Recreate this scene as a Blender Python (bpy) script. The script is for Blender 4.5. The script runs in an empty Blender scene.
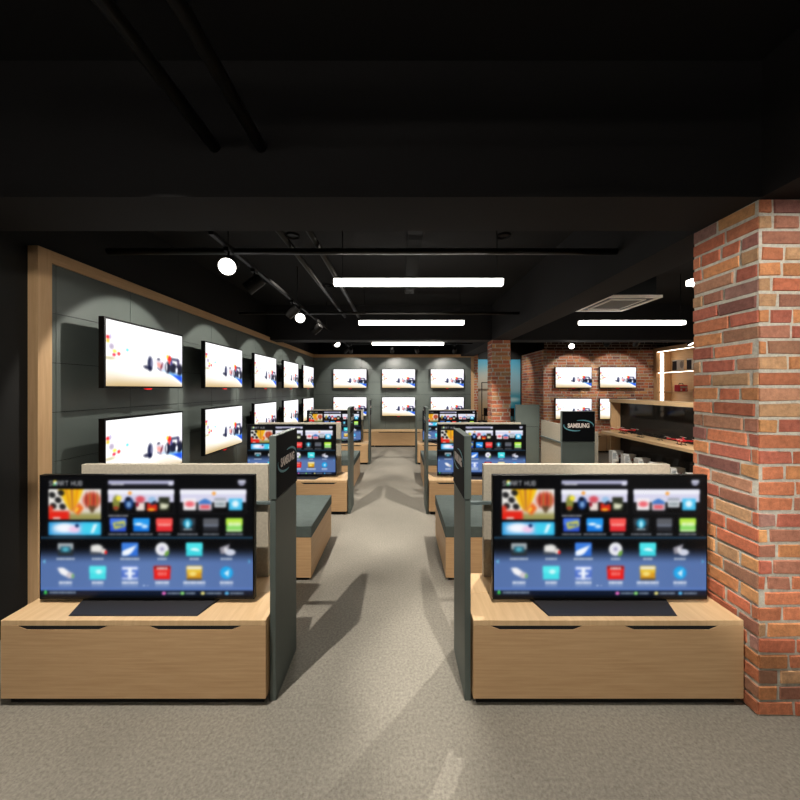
import bpy, bmesh, math, random
import numpy as np
from mathutils import Vector, Matrix, Quaternion

random.seed(7)
rng = np.random.default_rng(7)
S = bpy.context.scene
COL = S.collection
PI = math.pi
E = 1.65                      # eye height, metres

# ------------------------------------------------------------------ camera, world, light, exposure
cd = bpy.data.cameras.new('camera')
cd.sensor_width = 36.0
cd.lens = 36.0 * 344.0 / 800.0
cd.shift_y = -11.5 / 800.0
cd.clip_start = 0.05
cam = bpy.data.objects.new('camera', cd)
cam.location = (0, 0, E)
cam.rotation_euler = (PI / 2, 0, 0)
COL.objects.link(cam)
S.camera = cam

w = bpy.data.worlds.new('world')
S.world = w
w.use_nodes = True
w.node_tree.nodes['Background'].inputs[0].default_value = (0.9, 0.95, 1, 1)
w.node_tree.nodes['Background'].inputs[1].default_value = 0.02

S.view_settings.view_transform = 'Standard'
S.view_settings.look = 'None'
S.view_settings.exposure = 0.0
S.view_settings.gamma = 1.0
S.view_settings.use_curve_mapping = False

TUBE = 15.0            # emission of the tube diffusers
DOWN_W = 420.0         # ceiling downlights over the stands
WALL_W = 75.0         # track spots washing the television walls
AISLE_W = 70.0        # track spots facing the shop front


def spot(name, loc, aim, watts, size_deg, blend=0.25, radius=0.03, col=(1, 0.94, 0.85), parent=None):
    l = bpy.data.lights.new(name, 'SPOT')
    l.energy = watts
    l.spot_size = math.radians(size_deg)
    l.spot_blend = blend
    l.shadow_soft_size = radius
    l.color = col
    o = bpy.data.objects.new(name, l)
    d = Vector(aim) - Vector(loc)
    o.rotation_euler = d.to_track_quat('-Z', 'Y').to_euler()
    o.location = Vector(loc) - (Vector(parent.location) if parent else Vector((0, 0, 0)))
    o.parent = parent
    COL.objects.link(o)
    return o


# ------------------------------------------------------------------ materials
def lin(c):
    c = np.asarray(c, dtype=float) / 255.0
    return np.where(c <= 0.04045, c / 12.92, ((c + 0.055) / 1.055) ** 2.4)


def rgba(c):
    r = lin(c)
    return (float(r[0]), float(r[1]), float(r[2]), 1.0)


class NT:
    def __init__(self, name):
        self.m = bpy.data.materials.new(name)
        self.m.use_nodes = True
        self.t = self.m.node_tree
        self.b = self.t.nodes['Principled BSDF']

    def n(self, kind, **kw):
        x = self.t.nodes.new(kind)
        for k, v in kw.items():
            if k in x.inputs:
                x.inputs[k].default_value = v
            else:
                setattr(x, k, v)
        return x

    def l(self, a, b):
        self.t.links.new(a, b)


def plain(name, col, rough=0.5, metal=0.0, spec=0.5, noise=0.0, nscale=8.0, bump=0.0, bscale=200.0):
    q = NT(name)
    b = q.b
    b.inputs['Base Color'].default_value = rgba(col)
    b.inputs['Roughness'].default_value = rough
    b.inputs['Metallic'].default_value = metal
    b.inputs['Specular IOR Level'].default_value = spec
    tc = q.n('ShaderNodeTexCoord')
    if noise:
        nz = q.n('ShaderNodeTexNoise', Scale=nscale, Detail=6.0)
        q.l(tc.outputs['Object'], nz.inputs['Vector'])
        r = q.n('ShaderNodeValToRGB')
        c = np.array(col, float)
        r.color_ramp.elements[0].position = 0.3
        r.color_ramp.elements[1].position = 0.7
        r.color_ramp.elements[0].color = rgba(np.clip(c * (1 - noise), 0, 255))
        r.color_ramp.elements[1].color = rgba(np.clip(c * (1 + noise), 0, 255))
        q.l(nz.outputs['Fac'], r.inputs['Fac'])
        q.l(r.outputs['Color'], b.inputs['Base Color'])
    if bump:
        nb = q.n('ShaderNodeTexNoise', Scale=bscale, Detail=3.0)
        q.l(tc.outputs['Object'], nb.inputs['Vector'])
        bp = q.n('ShaderNodeBump', Strength=bump, Distance=0.002)
        q.l(nb.outputs['Fac'], bp.inputs['Height'])
        q.l(bp.outputs['Normal'], b.inputs['Normal'])
    return q.m


def wood(name, dark, light, rough=0.45, scl=(2.0, 2.0, 45.0)):
    q = NT(name)
    tc = q.n('ShaderNodeTexCoord')
    mp = q.n('ShaderNodeMapping')
    mp.inputs['Scale'].default_value = scl
    q.l(tc.outputs['Object'], mp.inputs['Vector'])
    nz = q.n('ShaderNodeTexNoise', Scale=1.6, Detail=8.0, Roughness=0.6, Distortion=0.4)
    q.l(mp.outputs['Vector'], nz.inputs['Vector'])
    r = q.n('ShaderNodeValToRGB')
    r.color_ramp.elements[0].position = 0.3
    r.color_ramp.elements[1].position = 0.72
    r.color_ramp.elements[0].color = rgba(dark)
    r.color_ramp.elements[1].color = rgba(light)
    q.l(nz.outputs['Fac'], r.inputs['Fac'])
    q.l(r.outputs['Color'], q.b.inputs['Base Color'])
    q.b.inputs['Roughness'].default_value = rough
    q.b.inputs['Specular IOR Level'].default_value = 0.35
    bp = q.n('ShaderNodeBump', Strength=0.06, Distance=0.001)
    q.l(nz.outputs['Fac'], bp.inputs['Height'])
    q.l(bp.outputs['Normal'], q.b.inputs['Normal'])
    return q.m


def concrete():
    q = NT('speckled_grey_floor')
    tc = q.n('ShaderNodeTexCoord')
    big = q.n('ShaderNodeTexNoise', Scale=1.3, Detail=5.0)
    fine = q.n('ShaderNodeTexNoise', Scale=70.0, Detail=5.0, Roughness=0.7)
    spk = q.n('ShaderNodeTexVoronoi', Scale=55.0)
    for x in (big, fine, spk):
        q.l(tc.outputs['Object'], x.inputs['Vector'])
    r1 = q.n('ShaderNodeValToRGB')
    r1.color_ramp.elements[0].position = 0.33
    r1.color_ramp.elements[1].position = 0.68
    r1.color_ramp.elements[0].color = rgba((122, 117, 107))
    r1.color_ramp.elements[1].color = rgba((158, 152, 140))
    q.l(fine.outputs['Fac'], r1.inputs['Fac'])
    r2 = q.n('ShaderNodeValToRGB')
    r2.color_ramp.elements[0].position = 0.3
    r2.color_ramp.elements[1].position = 0.7
    r2.color_ramp.elements[0].color = (0.80, 0.80, 0.80, 1)
    r2.color_ramp.elements[1].color = (1, 1, 1, 1)
    q.l(big.outputs['Fac'], r2.inputs['Fac'])
    r3 = q.n('ShaderNodeValToRGB')
    r3.color_ramp.elements[0].position = 0.06
    r3.color_ramp.elements[1].position = 0.16
    r3.color_ramp.elements[0].color = (0.55, 0.55, 0.55, 1)
    r3.color_ramp.elements[1].color = (1, 1, 1, 1)
    q.l(spk.outputs['Distance'], r3.inputs['Fac'])
    m1 = q.n('ShaderNodeMixRGB', blend_type='MULTIPLY', Fac=1.0)
    m2 = q.n('ShaderNodeMixRGB', blend_type='MULTIPLY', Fac=0.8)
    q.l(r1.outputs['Color'], m1.inputs['Color1'])
    q.l(r2.outputs['Color'], m1.inputs['Color2'])
    q.l(m1.outputs['Color'], m2.inputs['Color1'])
    q.l(r3.outputs['Color'], m2.inputs['Color2'])
    q.l(m2.outputs['Color'], q.b.inputs['Base Color'])
    q.b.inputs['Roughness'].default_value = 0.75
    q.b.inputs['Specular IOR Level'].default_value = 0.25
    bp = q.n('ShaderNodeBump', Strength=0.15, Distance=0.002)
    q.l(fine.outputs['Fac'], bp.inputs['Height'])
    q.l(bp.outputs['Normal'], q.b.inputs['Normal'])
    return q.m


def attr_mat(name, rough=0.7, noise=True, bump=0.9):
    """surface whose colour is stored per brick (or per cell of a print)"""
    q = NT(name)
    a = q.n('ShaderNodeVertexColor', layer_name='tint')
    if noise:
        tc = q.n('ShaderNodeTexCoord')
        nz = q.n('ShaderNodeTexNoise', Scale=34.0, Detail=8.0, Roughness=0.78)
        q.l(tc.outputs['Object'], nz.inputs['Vector'])
        r = q.n('ShaderNodeValToRGB')
        r.color_ramp.elements[0].position = 0.28
        r.color_ramp.elements[1].position = 0.62
        r.color_ramp.elements[0].color = (0.36, 0.33, 0.34, 1)
        r.color_ramp.elements[1].color = (1.0, 1.0, 1.0, 1)
        q.l(nz.outputs['Fac'], r.inputs['Fac'])
        m = q.n('ShaderNodeMixRGB', blend_type='MULTIPLY', Fac=0.75)
        q.l(a.outputs['Color'], m.inputs['Color1'])
        q.l(r.outputs['Color'], m.inputs['Color2'])
        q.l(m.outputs['Color'], q.b.inputs['Base Color'])
        bp = q.n('ShaderNodeBump', Strength=bump, Distance=0.006)
        q.l(nz.outputs['Fac'], bp.inputs['Height'])
        q.l(bp.outputs['Normal'], q.b.inputs['Normal'])
    else:
        q.l(a.outputs['Color'], q.b.inputs['Base Color'])
    q.b.inputs['Roughness'].default_value = rough
    q.b.inputs['Specular IOR Level'].default_value = 0.25
    return q.m


def screen_mat(name, strength):
    q = NT(name)
    a = q.n('ShaderNodeVertexColor', layer_name='tint')
    q.b.inputs['Base Color'].default_value = (0.004, 0.004, 0.004, 1)
    q.b.inputs['Roughness'].default_value = 0.25
    q.b.inputs['Specular IOR Level'].default_value = 0.12
    q.l(a.outputs['Color'], q.b.inputs['Emission Color'])
    q.b.inputs['Emission Strength'].default_value = strength
    return q.m


def glow(name, col, strength):
    q = NT(name)
    q.b.inputs['Base Color'].default_value = (0.8, 0.8, 0.8, 1)
    q.b.inputs['Emission Color'].default_value = rgba(col)
    q.b.inputs['Emission Strength'].default_value = strength
    return q.m


def smoked_glass():
    q = NT('smoked_glass')
    out = q.t.nodes['Material Output']
    tr = q.n('ShaderNodeBsdfTransparent')
    tr.inputs['Color'].default_value = (0.16, 0.15, 0.14, 1)
    gl = q.n('ShaderNodeBsdfGlossy', Roughness=0.05)
    gl.inputs['Color'].default_value = (0.8, 0.8, 0.8, 1)
    mx = q.n('ShaderNodeMixShader')
    mx.inputs[0].default_value = 0.05
    q.l(tr.outputs[0], mx.inputs[1])
    q.l(gl.outputs[0], mx.inputs[2])
    df = q.n('ShaderNodeBsdfDiffuse')
    df.inputs['Color'].default_value = (0.05, 0.046, 0.042, 1)
    m2 = q.n('ShaderNodeMixShader')
    m2.inputs[0].default_value = 0.5
    q.l(mx.outputs[0], m2.inputs[1])
    q.l(df.outputs[0], m2.inputs[2])
    q.l(m2.outputs[0], out.inputs['Surface'])
    return q.m


OAK = wood('light_oak', (190, 152, 110), (208, 172, 130))
OAKV = wood('light_oak_upright', (188, 150, 108), (206, 170, 128), scl=(30, 30, 1.6))
OAKTRIM = wood('lit_oak_trim', (206, 166, 122), (222, 184, 140))  # trim oak lightened in colour, standing in for light on it
OAKTRIMV = wood('lit_oak_trim_upright', (206, 166, 122), (222, 184, 140), scl=(30, 30, 1.6))  # same painted-in light, with upright grain
OAKT = wood('lit_oak_top', (210, 174, 130), (226, 192, 148), scl=(24, 2.0, 2.0))  # oak with the light falling on tops put into its colour
SHADOWGAP = plain('black_recess', (10, 10, 10), 0.8)  # black for plinths and cores, and for shade painted into pull slots
GREYGREEN = plain('grey_green_laminate', (82, 91, 87), 0.5, noise=0.04, nscale=3)
WALLTILE = plain('dark_grey_wall_tile', (98, 106, 102), 0.34, noise=0.05, nscale=2.2, spec=0.45)
SEAM = plain('tile_joint', (26, 28, 28), 0.8)
CUSHION = plain('grey_green_upholstery', (76, 86, 83), 0.8, noise=0.05, nscale=20, bump=0.3, bscale=400)
BOARD = plain('warm_grey_linen_board', (182, 173, 156), 0.55, noise=0.05, nscale=60, bump=0.15, bscale=300)
RAILM = plain('grey_rail_paint', (92, 104, 104), 0.4)
BLACK = plain('black_plastic', (5, 5, 6), 0.4, spec=0.25)
BLACKMETAL = plain('black_metal', (13, 12, 11), 0.5, spec=0.3)
PIPE = plain('black_painted_conduit', (26, 24, 19), 0.32, metal=0.2)
CEIL = plain('black_painted_ceiling', (9, 8, 9), 0.94, noise=0.08, nscale=1.5)
BEAMM = plain('black_painted_beam', (26, 24, 25), 0.9, noise=0.06, nscale=2)
DARKWALL = plain('black_painted_wall', (9, 10, 9), 0.8, noise=0.1, nscale=2)
STAND = plain('dark_brushed_metal', (44, 43, 46), 0.5, metal=0.1)
SIGNFACE = plain('black_sign_print', (6, 8, 12), 0.65, spec=0.1)
LETTER = plain('pale_grey_lettering', (228, 216, 208), 0.5)
SWOOSH = plain('teal_print', (96, 158, 172), 0.5)
RED = plain('red_plastic', (190, 14, 30), 0.3)
WHITE = plain('white_plastic', (232, 232, 230), 0.4)
SILVER = plain('silver_plastic', (170, 172, 176), 0.3, metal=0.5)
CARTON = plain('white_carton', (225, 224, 220), 0.6)
PRINTDARK = plain('dark_carton_print', (28, 24, 24), 0.6)
PRINTRED = plain('red_carton_print', (130, 26, 26), 0.6)
PRINTBLUE = plain('slate_carton_print', (120, 134, 142), 0.6)
ACWHITE = plain('off_white_grille', (222, 210, 195), 0.5)
ACDARK = plain('dark_vent_mesh', (136, 128, 117), 0.7)
TRAYM = plain('matt_black_tray', (12, 11, 9), 0.85, spec=0.15)
FLOORM = concrete()
BRICKM = attr_mat('red_brick')
PRINTM = attr_mat('mural_print', 0.7, noise=False)
TUBEM = glow('tube_diffuser', (255, 250, 240), TUBE)
LENS = glow('lamp_lens', (255, 250, 240), 6.0)
LENSDIM = glow('lamp_lens_edge', (255, 246, 230), 0.6)
LED = glow('led_strip', (255, 244, 224), 6.0)
GLASS = smoked_glass()
UIM = screen_mat('menu_screen', 1.0)
RACEM = screen_mat('race_screen', 1.25)
REDLED = glow('red_badge_light', (225, 20, 24), 0.6)
REDLED.node_tree.nodes['Principled BSDF'].inputs['Base Color'].default_value = rgba((200, 12, 20))


# ------------------------------------------------------------------ mesh helpers
def box(bm, x0, x1, y0, y1, z0, z1, mi=0):
    v = [bm.verts.new(p) for p in ((x0, y0, z0), (x1, y0, z0), (x1, y1, z0), (x0, y1, z0),
                                   (x0, y0, z1), (x1, y0, z1), (x1, y1, z1), (x0, y1, z1))]
    fs = []
    for idx in ((0, 3, 2, 1), (4, 5, 6, 7), (0, 1, 5, 4), (1, 2, 6, 5), (2, 3, 7, 6), (3, 0, 4, 7)):
        f = bm.faces.new([v[i] for i in idx])
        f.material_index = mi
        fs.append(f)
    return fs


def cyl(bm, p0, p1, r0, r1=None, seg=20, mi=0, caps=True):
    if r1 is None:
        r1 = r0
    p0, p1 = Vector(p0), Vector(p1)
    d = (p1 - p0).normalized()
    a = d.orthogonal().normalized()
    b = d.cross(a)
    ra, rb = [], []
    for i in range(seg):
        t = 2 * PI * i / seg
        o = a * math.cos(t) + b * math.sin(t)
        ra.append(bm.verts.new(p0 + o * r0))
        rb.append(bm.verts.new(p1 + o * r1))
    for i in range(seg):
        f = bm.faces.new((ra[i], ra[(i + 1) % seg], rb[(i + 1) % seg], rb[i]))
        f.smooth = True
        f.material_index = mi
    if caps:
        bm.faces.new(ra[::-1]).material_index = mi
        bm.faces.new(rb).material_index = mi


def prism(bm, pts, axis, a0, a1, mi=0):
    """extrude a 2D outline along an axis (0,1,2)"""
    def mk(p, t):
        if axis == 0:
            return (t, p[0], p[1])
        if axis == 1:
            return (p[0], t, p[1])
        return (p[0], p[1], t)
    A = [bm.verts.new(mk(p, a0)) for p in pts]
    B = [bm.verts.new(mk(p, a1)) for p in pts]
    n = len(pts)
    for i in range(n):
        bm.faces.new((A[i], A[(i + 1) % n], B[(i + 1) % n], B[i])).material_index = mi
    bm.faces.new(A[::-1]).material_index = mi
    bm.faces.new(B).material_index = mi


def mesh_of(bm, name, mats, bevel=0.0, seg=2):
    bmesh.ops.recalc_face_normals(bm, faces=bm.faces)
    if bevel:
        es = [e for e in bm.edges if len(e.link_faces) == 2 and e.calc_face_angle(0) > 0.6]
        bmesh.ops.bevel(bm, geom=es, offset=bevel, segments=seg, affect='EDGES', profile=0.6, clamp_overlap=True)
    me = bpy.data.meshes.new(name)
    bm.to_mesh(me)
    bm.free()
    for m in (mats if isinstance(mats, (list, tuple)) else [mats]):
        me.materials.append(m)
    return me


def link(name, me, parent=None, loc=(0, 0, 0), rz=0.0):
    o = bpy.data.objects.new(name, me)
    COL.objects.link(o)
    o.location = loc
    o.rotation_euler = (0, 0, rz)
    o.parent = parent
    return o


def boxobj(name, dims, mat, parent=None, bevel=0.002):
    bm = bmesh.new()
    box(bm, *dims)
    return link(name, mesh_of(bm, name, mat, bevel), parent)


def tag(o, label, cat, group=None):
    o['label'] = label
    o['category'] = cat
    if group:
        o['group'] = group
    return o


def thing(name, label, cat, loc, rz=0.0, group=None):
    o = link(name, None, None, loc, rz)
    o.empty_display_size = 0.1
    return tag(o, label, cat, group)


def struct(name, me, label=None):
    o = link(name, me)
    o['kind'] = 'structure'
    if label:
        o['label'] = label
    return o


def sbox(name, dims, mat, label=None, bevel=0.0):
    bm = bmesh.new()
    box(bm, *dims)
    return struct(name, mesh_of(bm, name, mat, bevel), label)


def copy_tree(o, parent=None):
    c = o.copy()
    COL.objects.link(c)
    c.parent = parent
    for ch in list(o.children):
        copy_tree(ch, c)
    return c


def place(proto, used, loc, rz, label, group):
    o = proto if not used else copy_tree(proto)
    o.location = loc
    o.rotation_euler = (0, 0, rz)
    o['label'] = label
    o['group'] = group
    return o


# colour-grid meshes: a print or a screen picture stored as one colour per grid point
def grid_mesh(name, img, wid, hei, mat, plane='xz'):
    """img: (rows, cols, 3) sRGB 0..255, row 0 on top; plane centred on x, from z=0 up, facing -Y"""
    nr, nc, _ = img.shape
    u = np.linspace(-wid / 2, wid / 2, nc)
    v = np.linspace(hei, 0, nr)
    uu, vv = np.meshgrid(u, v)
    co = np.zeros((nr * nc, 3), np.float32)
    co[:, 0] = uu.ravel()
    co[:, 2] = vv.ravel()
    i = np.arange(nr * nc).reshape(nr, nc)
    quads = np.stack([i[1:, :-1], i[1:, 1:], i[:-1, 1:], i[:-1, :-1]], -1).reshape(-1, 4)
    me = bpy.data.meshes.new(name)
    me.vertices.add(nr * nc)
    me.vertices.foreach_set('co', co.ravel())
    nq = len(quads)
    me.loops.add(nq * 4)
    me.loops.foreach_set('vertex_index', quads.ravel().astype(np.int32))
    me.polygons.add(nq)
    me.polygons.foreach_set('loop_start', np.arange(0, nq * 4, 4, dtype=np.int32))
    me.update(calc_edges=True)
    at = me.color_attributes.new('tint', 'FLOAT_COLOR', 'POINT')
    c4 = np.ones((nr * nc, 4), np.float32)
    c4[:, :3] = lin(np.clip(img.reshape(-1, 3), 0, 255))
    at.data.foreach_set('color', c4.ravel())
    me.materials.append(mat)
    return me


class Paint:
    def __init__(self, nc, nr, x0, y0, x1, y1):
        self.X, self.Y = np.meshgrid(np.linspace(x0, x1, nc), np.linspace(y0, y1, nr))
        self.img = np.zeros((nr, nc, 3))

    def mix(self, a, col):
        a = np.clip(a, 0, 1)[..., None]
        self.img = self.img * (1 - a) + np.asarray(col, float) * a

    def sm(self, t, b):
        return 1 / (1 + np.exp(-np.clip(t / b * 3, -40, 40)))

    def rect(self, x0, y0, x1, y1, col, b=2.0, a=1.0):
        m = self.sm(self.X - x0, b) * self.sm(x1 - self.X, b) * self.sm(self.Y - y0, b) * self.sm(y1 - self.Y, b)
        self.mix(m * a, col)

    def ell(self, cx, cy, rx, ry, col, b=0.15, a=1.0, ang=0.0):
        c, s = math.cos(ang), math.sin(ang)
        dx, dy = self.X - cx, self.Y - cy
        p, q = (dx * c + dy * s) / rx, (-dx * s + dy * c) / ry
        self.mix(self.sm(1 - np.sqrt(p * p + q * q), b) * a, col)

    def poly(self, pts, col, b=2.0, a=1.0):
        m = np.ones_like(self.X)
        n = len(pts)
        for i in range(n):
            (xa, ya), (xb, yb) = pts[i], pts[(i + 1) % n]
            L = math.hypot(xb - xa, yb - ya)
            d = ((xb - xa) * (self.Y - ya) - (yb - ya) * (self.X - xa)) / L
            m = m * self.sm(d, b)
        self.mix(m * a, col)

    def smear(self, x0, x1, y, h, col, a=0.8, seed=0):
        """a blurred line of caption too soft to read"""
        r = np.random.default_rng(seed)
        ph = r.random(4) * 6
        k = 0.86 + 0.14 * np.sin(self.X * 0.55 + ph[0]) * np.sin(self.X * 0.23 + ph[1])
        m = self.sm(self.X - x0, 2) * self.sm(x1 - self.X, 2) * np.exp(-((self.Y - y) / h) ** 2)
        self.mix(m * a * k, col)


FONT = {'S': '01111 10000 10000 01110 00001 00001 11110', 'M': '10001 11011 10101 10101 10001 10001 10001',
        'A': '01110 10001 10001 11111 10001 10001 10001', 'R': '11110 10001 10001 11110 10100 10010 10001',
        'T': '11111 00100 00100 00100 00100 00100 00100', 'H': '10001 10001 10001 11111 10001 10001 10001',
        'U': '10001 10001 10001 10001 10001 10001 01110', 'B': '11110 10001 10001 11110 10001 10001 11110'}


def menu_picture():
    p = Paint(320, 186, 105, 95, 678, 427)
    # lower blue field of the menu
    t = np.clip((p.Y - 284) / 52, 0, 1)
    p.img = p.img * 0 + np.array([2, 3, 6])
    p.mix(t * t * (3 - 2 * t) * (p.Y < 408), (84, 112, 166))
    p.mix(np.exp(-((p.X - 395) / 180) ** 2) * t * 0.25 * (p.Y < 408), (120, 150, 205))
    p.mix(np.exp(-((p.Y - 263) / 3.5) ** 2) * 0.8, (34, 72, 98))
    p.mix(np.exp(-((p.Y - 404) / 4.0) ** 2) * 0.7, (96, 134, 214))
    p.mix(p.sm(p.Y - 408, 6), (10, 24, 48))
    p.mix(p.sm(p.Y - 420, 6), (2, 5, 12))
    # title
    x = 127.5
    for ch in 'SMART HUB':
        if ch in FONT:
            for r_, row in enumerate(FONT[ch].split()):
                for c_, bit in enumerate(row):
                    if bit == '1':
                        p.rect(x + c_ * 1.75, 107 + r_ * 2.0, x + c_ * 1.75 + 1.9, 107 + r_ * 2.0 + 2.2, (212, 212, 214), 2.2, 0.9)
        x += 10.9 if ch != ' ' else 5
    p.ell(143.5, 110, 4.6, 4.6, (236, 214, 60), 0.5)
    p.ell(145.5, 114, 3.2, 4.5, (120, 180, 220), 0.5)
    p.ell(142, 117, 3.6, 4, (80, 170, 90), 0.5)
    p.ell(143.5, 113, 3, 3, (245, 245, 235), 0.5)
    # large picture: chequers, balloons, red car
    sub = Paint(320, 186, 105, 95, 678, 427)
    sub.img[:] = (236, 232, 226)
    sub.rect(120, 196, 275, 220, (142, 136, 66), 12)
    sub.poly([(150, 125), (222, 125), (206, 170), (190, 192), (176, 180)], (244, 192, 18), 5)
    for k, c in enumerate(((196, 110, 40), (150, 60, 70), (226, 120, 20))):
        sub.poly([(170 + k * 16, 125), (175 + k * 16, 125), (188 + k * 5, 190), (185 + k * 5, 190)], c, 5, 0.85)
    sub.ell(243, 160, 24, 22, (206, 72, 46), 0.35)
    for k in range(4):
        sub.ell(228 + k * 10, 160, 2.5, 19, (150, 120, 60) if k % 2 else (120, 50, 40), 0.6, 0.7)
    sub.poly([(232, 176), (256, 176), (246, 196), (242, 196)], (90, 66, 40), 5)
    sub.poly([(208, 166), (222, 182), (206, 202), (192, 190)], (232, 96, 24), 6)
    sub.poly([(203, 178), (209, 184), (200, 195), (195, 190)], (250, 200, 60), 4)
    for i, (cx, cy) in enumerate(((136, 146), (152, 160), (139, 176), (160, 140), (164, 178))):
        sub.ell(cx, cy, 9, 8, (22, 22, 24), 0.45, 0.95, 0.5)
    sub.rect(120, 190, 182, 218, (226, 34, 22), 6)
    sub.rect(122, 176, 138, 195, (228, 50, 30), 6)
    sub.rect(138, 207, 158, 213, (240, 220, 210), 4)
    m = p.sm(p.X - 126, 2.5) * p.sm(268 - p.X, 2.5) * p.sm(p.Y - 130, 2.5) * p.sm(213 - p.Y, 2.5)
    p.mix(m, sub.img)
    # banner strip
    p.rect(126, 220, 268, 256, (40, 150, 216), 3)
    p.rect(136, 226, 220, 252, (170, 214, 246), 12)
    p.ell(170, 236, 26, 12, (246, 248, 255), 0.5)
    p.ell(196, 240, 14, 9, (240, 200, 232), 0.6)
    p.rect(216, 222, 266, 254, (70, 214, 240), 8, 0.9)
    p.poly([(248, 226), (258, 226), (248, 250), (240, 250)], (230, 250, 255), 4)
    p.ell(203, 230, 5, 5, (30, 60, 110), 0.6)
    # search bar and small chip
    p.rect(287, 106, 465, 118, (178, 178, 208), 3)
    p.rect(287, 116, 465, 124, (40, 40, 50), 4, 0.8)
    p.rect(450, 109, 463, 120, (214, 214, 232), 3)
    p.smear(294, 330, 117, 2.6, (220, 220, 230), 0.8, 1)
    p.rect(638, 105, 659, 114, (220, 220, 238), 4)
    p.ell(648, 116, 8, 5, (160, 160, 182), 0.5)
    # two boxed panels
    for x0, x1 in ((287, 465), (482, 660)):
        p.rect(x0 - 1, 130, x1 + 1, 198, (30, 31, 36), 3)
        p.rect(x0 + 1, 164, x1 - 1, 196, (3, 3, 5), 3)
        p.rect(x0, 131, x1, 166, (214, 212, 236), 3)
        p.rect(x0, 132, x1, 144, (240, 240, 248), 4)
    p.ell(346, 141, 5, 5, (244, 164, 80), 0.5)
    p.ell(573, 142, 5, 5, (246, 168, 84), 0.5)
    p.ell(309, 168, 10, 20, (130, 132, 60), 0.35); p.ell(316, 155, 7, 7, (238, 222, 60), 0.5); p.ell(308, 182, 7, 5, (150, 60, 40), 0.6)
    p.ell(343, 169, 13, 17, (24, 54, 110), 0.3); p.ell(343, 172, 6, 8, (120, 160, 210), 0.6); p.ell(341, 157, 6, 5, (20, 24, 40), 0.5)
    p.rect(363, 166, 386, 189, (236, 222, 214), 4); p.ell(374, 158, 12, 9, (214, 80, 92), 0.5); p.ell(366, 172, 4, 6, (150, 30, 50), 0.6)
    p.poly([(392, 168), (420, 172), (420, 190), (392, 190)], (210, 40, 24), 4); p.ell(406, 160, 10, 9, (150, 190, 226), 0.5); p.ell(410, 168, 8, 4, (40, 40, 60), 0.5, 1, -0.6); p.ell(404, 186, 9, 4, (238, 160, 40), 0.6)
    p.rect(424, 152, 453, 190, (40, 44, 30), 4); p.poly([(428, 168), (452, 172), (446, 184), (428, 184)], (226, 226, 196), 5)
    p.rect(490, 155, 525, 188, (244, 240, 242), 4); p.ell(508, 171, 13, 8, (238, 120, 130), 0.5); p.rect(501, 167, 514, 175, (236, 90, 100), 4, 0.6)
    p.rect(531, 156, 567, 188, (226, 224, 234), 5); p.poly([(532, 164), (549, 155), (566, 164), (566, 172), (532, 172)], (64, 120, 196), 4); p.rect(536, 173, 562, 184, (226, 84, 96), 5)
    p.rect(574, 154, 606, 164, (160, 166, 176), 4); p.rect(574, 162, 606, 180, (220, 224, 228), 4); p.smear(578, 602, 171, 5, (120, 134, 140), 0.8, 3)
    p.rect(613, 156, 650, 188, (70, 192, 238), 4); p.ell(631, 170, 9, 9, (214, 242, 252), 0.6); p.rect(626, 166, 636, 176, (246, 254, 255), 4, 0.7)
    # icon row under the panels
    p.smear(287, 342, 203, 3, (190, 190, 196), 0.7, 5)
    def tile(cx, cy, wx, hy, top, bot):
        p.rect(cx - wx, cy - hy, cx + wx, cy + hy, bot, 3.5)
        p.rect(cx - wx, cy - hy, cx + wx, cy, top, 4, 0.85)
    tile(314, 228, 22, 18, (70, 120, 236), (44, 84, 214)); p.poly([(300, 222), (332, 216), (334, 232), (304, 240)], (240, 226, 50), 5, 0.95); p.smear(306, 330, 228, 5, (50, 90, 190), 0.8, 8)
    tile(377, 228, 22, 18, (40, 160, 240), (20, 120, 226)); p.ell(370, 226, 10, 4, (226, 244, 255), 0.7); p.ell(386, 232, 8, 5, (206, 234, 255), 0.7)
    tile(439, 228, 22, 18, (250, 92, 84), (226, 44, 50)); p.smear(422, 456, 228, 4, (255, 190, 180), 0.7, 9)
    tile(502, 228, 21, 18, (52, 58, 66), (30, 34, 40)); p.ell(502, 224, 12, 13, (34, 150, 190), 0.4); p.ell(502, 226, 5, 9, (170, 236, 250), 0.6); p.smear(490, 514, 240, 3, (180, 190, 196), 0.7, 10)
    tile(565, 228, 21, 18, (98, 100, 106), (36, 38, 44)); p.rect(545, 226, 585, 233, (110, 116, 130), 4)
    tile(628, 228, 22, 18, (196, 234, 60), (130, 212, 90)); p.smear(612, 646, 226, 6, (236, 250, 220), 0.8, 11); p.rect(608, 241, 648, 246, (226, 244, 200), 4, 0.8)
    for k, cx in enumerate((314, 377, 439, 502, 565, 628)):
        h = (27, 31, 18, 28, 22, 24)[k]
        p.smear(cx - h, cx + h, 253.5, 3.2, (176, 182, 192), 0.62, 20 + k)
    # first row of the lower field
    tile(172, 295, 21, 17, (190, 196, 200), (40, 46, 52)); p.rect(158, 287, 186, 303, (40, 92, 112), 5); p.ell(172, 295, 8, 6, (80, 170, 190), 0.6)
    p.poly([(240, 284), (262, 280), (274, 288), (270, 304), (240, 302)], (232, 230, 226), 5); p.ell(275, 300, 7, 7, (226, 214, 206), 0.5); p.ell(281, 303, 3.5, 5, (230, 40, 40), 0.5); p.rect(238, 305, 262, 308, (90, 90, 92), 4)
    tile(346, 295, 22, 18, (64, 128, 224), (50, 112, 216)); p.poly([(325, 296), (344, 290), (366, 279), (352, 304), (340, 312), (325, 312)], (246, 250, 255), 4)
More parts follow.
